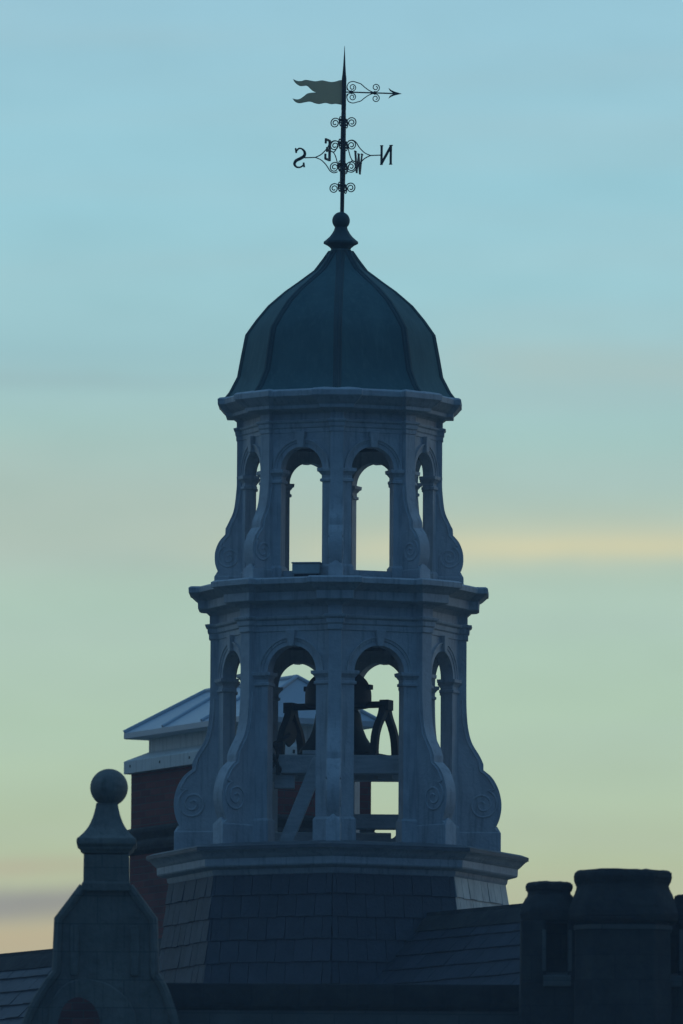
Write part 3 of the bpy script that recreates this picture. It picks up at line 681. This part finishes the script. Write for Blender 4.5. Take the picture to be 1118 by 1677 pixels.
# ------------------------------------------------------------------ brick tower with hipped metal roof, behind at the left
BY = 5.0; bs = (DIST + BY) / DIST * U
near = at(402, 1180, BY)
bt = tag(empty('brick_ventilation_tower', (near.x, near.y, 0), R_(28)), 'red brick tower with white fascia and low hipped grey metal roof behind the cupola', 'brick tower')
L2, L1 = 248 * bs, 436 * bs
ez = near.z                                    # underside of the eaves
def rect(d, z, dx0=0): return [(d, d, z), (L2 - d, d, z), (L2 - d, L1 - d, z), (d, L1 - d, z)]
dz_ = lambda p: ez - p * bs
mb = MB(); mb.loft([rect(8 * bs, -0.3), rect(8 * bs, dz_(180))]); mb.loft([rect(9.5 * bs, dz_(192)), rect(9.5 * bs, dz_(56))])
mb.build('brick_wall', M['brick'], bt, smooth=0)
mb = MB(); mb.loft([rect(d * bs, dz_(p)) for d, p in ((8.5, 196), (0, 190), (-2, 184), (-2, 178), (5, 172), (3, 168), (-1, 160), (-1, 155), (9, 150))])
mb.build('string_course', M['stone_dark'], bt, smooth=0, bevel=0.01)
mb = MB(); mb.loft([rect(d * bs, dz_(p)) for d, p in ((12, 60), (0, 59), (0, 38), (33, 22))])
fas = mb.build('fascia', M['fascia'], bt, smooth=0, bevel=0.006)
mb = MB(); mb.loft([rect(31 * bs, dz_(24)), rect(31 * bs, dz_(-6))]); mb.build('vent_box', M['fascia'], bt, smooth=0)
mb = MB()
for i in range(4):
    y = L1 * (0.945 - 0.245 * i)
    mb.box(-0.006, 0.004, y - 0.008, y + 0.008, dz_(49), dz_(45))
for i in range(4):
    x = L2 * (0.1 + 0.26 * i); mb.box(x - 0.012, x + 0.012, -0.006, 0.004, dz_(50), dz_(44))
mb.build('bolt', M['nail'], fas, smooth=0)
mb = MB(); e0 = dz_(-9); hh = dz_(-80); ins = 56 * bs; mx = L2 / 2
mb.loft([rect(3 * bs, dz_(1)), rect(0, dz_(0)), rect(0, e0)], cap1=False)
c = rect(0, e0); ra, rb = (mx, ins, hh), (mx, L1 - ins, hh)
for q in ((c[0], c[1], ra), (c[1], c[2], rb, ra), (c[2], c[3], rb), (c[3], c[0], ra, rb)): mb.f([mb.v(p) for p in q])
rf = mb.build('roof', M['zinc'], bt, smooth=0)
mb = MB(); up_ = 0.012
lift = lambda p: (p[0], p[1], p[2] + up_)
for a, b in ((c[0], ra), (c[1], ra), (c[2], rb), (c[3], rb), (ra, rb)): mb.tube([lift(a), lift(b)], 3.6 * bs, 8)
for fr in (0.36, 0.68):
    y = L1 * fr; mb.tube([lift((0, y, e0)), lift((mx, y, hh))], 3.0 * bs, 8); mb.tube([lift((L2, y, e0)), lift((mx, y, hh))], 3.0 * bs, 8)
mb.build('roll', M['zinc'], rf, smooth=40)

# ------------------------------------------------------------------ foreground: gable with ball finial, parapet, chimneys
GY = -8.5; gs = (DIST + GY) / DIST * U
GX = 172.5
gbase = at(GX, 1680, GY)
gz = lambda y: at(GX, y, GY).z
gable = tag(empty('stone_gable', (gbase.x, gbase.y, 0)), 'dark stone shaped gable top with a ball finial at the lower left', 'gable')
def sq(hw, y, hd=None): hd = hd or hw; return [(-hw * gs, -hd * gs, gz(y)), (hw * gs, -hd * gs, gz(y)), (hw * gs, hd * gs, gz(y)), (-hw * gs, hd * gs, gz(y))]
mb = MB()
cap = smooth_path([(17.5, 1316), (19, 1325), (23, 1340), (30, 1356), (40, 1369), (48, 1376)], 4) + [(49, 1380), (48.5, 1386), (44, 1389), (43, 1393), (38, 1397), (37, 1400)]
mb.loft([sq(h_, y) for h_, y in cap[::-1]])
mb.build('finial_cap', M['stone_plain'], gable, smooth=35, bevel=0.012)
mb = MB(); zc = gz(1290)
mb.lathe([(max(31 * gs * math.sin(math.pi * i / 18), 0.001), zc - 31 * gs * math.cos(math.pi * i / 18)) for i in range(19)], 32, c=(3 * gs, 0))
mb.build('ball', M['stone_plain'], gable, smooth=60)
mb = MB(); mb.loft([sq(h_, y, d_) for h_, y, d_ in ((40, 1462, 40), (40, 1449, 40), (37.5, 1447, 37.5), (37, 1402, 37))]); mb.build('finial_block', M['stone'], gable, smooth=30, bevel=0.012)
mb = MB()
out = [(-39, 1452), (-78, 1508), (-82, 1594)] + [(-x, y) for x, y in smooth_path([(84, 1598), (97, 1616), (113, 1642), (128, 1676), (146, 1740)], 4)] + [(-150, 1900), (124, 1900)] + \
      [(x, y) for x, y in smooth_path([(122, 1740), (114, 1676), (104, 1642), (93, 1614), (78, 1596)], 4)] + [(75, 1590), (75, 1506), (39, 1452)]
mb.prism([(x * gs, gz(y)) for x, y in out], -30 * gs, 34 * gs)
gb = mb.build('gable_wall', M['stone'], gable, smooth=30, bevel=0.015)
mb = MB(); mb.box(-150 * gs, 124 * gs, -28 * gs, 60 * gs, -0.3, gz(1895)); mb.build('wall', M['wall'], gable, smooth=0)
mb = MB()   # raised coping along the shoulders and curves, with a roll edge
for sgn in (-1, 1):
    ptsA = [(sgn * 37, 1455), (sgn * 77, 1508), (sgn * 80, 1594)] + [(sgn * x, y) for x, y in smooth_path([(84, 1600), (97, 1618), (113, 1644), (128, 1678), (146, 1742)] if sgn < 0 else [(80, 1598), (92, 1616), (103, 1644), (113, 1678), (121, 1742)], 4)]
    mb.tube([(x * gs, -30 * gs, gz(y)) for x, y in ptsA], 8 * gs, 8)
mb.build('coping', M['stone'], gable, smooth=40)
mb = MB()   # pilaster strips and shouldered panel on the face
for x0, x1 in ((-58, -44), (40, 54)): mb.box(x0 * gs, x1 * gs, -36 * gs, -29 * gs, gz(1600), gz(1518))
mb.loft([[(x * gs, yy * gs, gz(y)) for x, y in smooth_path([(-92, 1700), (-90, 1650), (-70, 1618), (-40, 1606), (0, 1612), (30, 1632), (48, 1660), (52, 1700)], 4)] for yy in (-38, -29)])
mb.build('moulding', M['stone'], gable, smooth=35, bevel=0.01)
mb = MB(); mb.loft([[(x * gs, yy * gs, gz(y)) for x, y in smooth_path([(-78, 1700), (-76, 1672), (-64, 1646), (-44, 1636), (-22, 1646), (-10, 1668), (-8, 1700)], 4)] for yy in (-41, -37)])
mb.build('brick_panel', M['brick'], gable, smooth=35)

# parapet wall between gable and chimneys
PY = -8.2
pa, pb = at(240, 1612, PY), at(862, 1618, PY)
par = tag(empty('parapet_wall', ((pa.x + pb.x) / 2, PY, 0)), 'low dark stone parapet with a heavy coping along the bottom in front of the slate base', 'parapet')
hx = (pb.x - pa.x) / 2; pz = pa.z
mb = MB(); mb.box(-hx, hx, -0.28, 0.22, -0.3, pz - 0.26); mb.build('wall', M['wall'], par, smooth=0)
mb = MB()
mb.loft([[(x, y, z) for y, z in ((-0.29, pz - 0.26), (-0.31, pz - 0.24), (-0.33, pz - 0.20), (-0.33, pz - 0.005), (-0.05, pz), (0.05, pz), (0.30, pz - 0.05), (0.30, pz - 0.25))] for x in (-hx, -hx / 3, hx / 3, hx)])
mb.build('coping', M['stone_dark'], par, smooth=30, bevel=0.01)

# chimney stacks at the right
CY = -8.8; cs_ = (DIST + CY) / DIST * U
def oct_ring(xc, hw, hd, y, ch, Yc=0.0):
    z = at(xc, y, CY).z; x = hw * cs_; d = hd * cs_; c_ = min(ch * cs_, x * .6, d * .6)
    return [(-x + c_, -d, z), (x - c_, -d, z), (x, -d + c_, z), (x, d - c_, z), (x - c_, d, z), (-x + c_, d, z), (-x, d - c_, z), (-x, -d + c_, z)]
def chimney(label, xc, hw, hd, ch, rows, shaft_hw, shaft_top, panels, rough=1.0, dy=0.0, gap=None):
    b0 = at(xc, 1600, CY)
    o = tag(empty('chimney_stack', (b0.x, CY + dy, 0)), label, 'chimney', 'sooty stone chimney stacks')
    mb = MB()
    mb.loft([oct_ring(xc, h_, hd * h_ / hw, y, ch) for h_, y in rows])
    bmesh.ops.subdivide_edges(mb.bm, edges=mb.bm.edges[:], cuts=2, use_grid_fill=True)
    for v in mb.bm.verts: v.co += Vector((random.gauss(0, 1), random.gauss(0, 1), random.gauss(0, 1))) * 0.0035 * rough
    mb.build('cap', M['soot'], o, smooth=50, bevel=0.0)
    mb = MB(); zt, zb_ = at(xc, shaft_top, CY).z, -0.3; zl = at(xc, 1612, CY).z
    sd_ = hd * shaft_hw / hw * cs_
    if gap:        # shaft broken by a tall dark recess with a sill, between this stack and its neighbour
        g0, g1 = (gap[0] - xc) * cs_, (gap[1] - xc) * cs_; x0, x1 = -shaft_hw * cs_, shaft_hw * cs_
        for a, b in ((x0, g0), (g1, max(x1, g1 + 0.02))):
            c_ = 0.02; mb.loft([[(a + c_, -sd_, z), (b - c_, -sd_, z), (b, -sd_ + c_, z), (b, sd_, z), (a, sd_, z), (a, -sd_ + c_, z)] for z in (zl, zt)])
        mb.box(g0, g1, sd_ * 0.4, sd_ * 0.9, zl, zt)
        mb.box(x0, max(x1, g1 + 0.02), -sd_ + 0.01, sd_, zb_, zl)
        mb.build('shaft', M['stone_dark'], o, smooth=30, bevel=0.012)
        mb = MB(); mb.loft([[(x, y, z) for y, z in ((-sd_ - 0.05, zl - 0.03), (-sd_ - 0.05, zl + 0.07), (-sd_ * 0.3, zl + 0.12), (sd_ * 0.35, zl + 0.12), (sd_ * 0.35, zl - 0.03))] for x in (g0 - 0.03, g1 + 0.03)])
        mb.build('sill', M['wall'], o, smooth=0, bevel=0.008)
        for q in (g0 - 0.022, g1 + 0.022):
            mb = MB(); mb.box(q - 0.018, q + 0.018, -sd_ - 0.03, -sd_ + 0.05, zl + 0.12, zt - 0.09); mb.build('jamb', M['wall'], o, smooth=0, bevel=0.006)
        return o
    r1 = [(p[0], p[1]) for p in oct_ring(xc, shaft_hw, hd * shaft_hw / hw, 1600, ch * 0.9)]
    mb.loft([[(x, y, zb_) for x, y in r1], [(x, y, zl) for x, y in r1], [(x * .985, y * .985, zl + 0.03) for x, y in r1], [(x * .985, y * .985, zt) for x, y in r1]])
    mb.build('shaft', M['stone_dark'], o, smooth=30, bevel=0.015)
    mb = MB(); mb.loft([[(x * f, y * f, zt - h_) for x, y in r1] for h_, f in ((0.075, 1.0), (0.07, 1.018), (0.035, 1.018), (0.03, 1.0))]); mb.build('string_course', M['wall'], o, smooth=0)
    for (x0, x1, y0, y1) in panels:
        mb = MB(); yf = -hd * shaft_hw / hw * cs_
        X0, X1 = (x0 - xc) * cs_, (x1 - xc) * cs_; z0, z1 = at(xc, y1, CY).z, at(xc, y0, CY).z; fw = 0.035
        for q in ((X0, X1, z0 - 0.06, z0), (X0, X1, z1, z1 + 0.05), (X0 - fw, X0, z0 - 0.06, z1 + 0.05), (X1, X1 + fw, z0 - 0.06, z1 + 0.05)):
            mb.box(q[0], q[1], yf - 0.045, yf + 0.03, q[2], q[3])
        mb.build('panel_frame', M['wall'], o, smooth=30, bevel=0.006)
    return o
big_rows = [(83, 1513), (88, 1510), (90, 1503), (89, 1495), (86, 1485), (81, 1471), (76.5, 1459), (74.5, 1452), (75.5, 1448), (78, 1444), (79.5, 1438), (78.5, 1432), (75.5, 1428.5), (66, 1427), (30, 1425.5)]
big = chimney('broad dark stone chimney stack with a swelling rounded cap, largest at lower right', 1019, 84, 70, 30, big_rows, 79, 1513, [])
sm_rows = [(44, 1509), (46, 1505), (47.5, 1494), (46, 1485), (41, 1475), (35, 1464), (34.5, 1459), (37, 1456), (38.5, 1451), (37.5, 1447), (33, 1444.5), (26, 1443.5), (10, 1442.5)]
small = chimney('narrow dark stone chimney stack with rounded cap beside the ridge, left of the broad one', 899, 44, 46, 18, sm_rows, 47, 1509, [], dy=0.15, gap=(894, 929))
rt_rows = [(60, 1508), (65, 1504), (66, 1494), (63, 1485), (58, 1477), (54.5, 1471), (55, 1467), (53, 1464), (44, 1462.5), (20, 1461.5)]
chimney('dark stone chimney stack only partly seen at the right edge of the photo', 1160, 60, 56, 22, rt_rows, 74, 1508, [], dy=0.35, gap=(1091, 1111))
# ------------------------------------------------------------------ evening air
mb = MB(); mb.box(-1510, 1510, -910, 2010, -1.3, Z(40) + 1.0)
hm = bpy.data.materials.new('evening_air'); hm.use_nodes = True; ht = hm.node_tree; ht.nodes.clear()
pv = ht.nodes.new('ShaderNodeVolumePrincipled'); pv.inputs['Color'].default_value = (0.70, 0.85, 1.0, 1); pv.inputs['Density'].default_value = 0.00072; pv.inputs['Anisotropy'].default_value = 0.0
ho = ht.nodes.new('ShaderNodeOutputMaterial'); ht.links.new(pv.outputs[0], ho.inputs['Volume'])
tag(mb.build('haze', hm, smooth=0), kind='stuff')
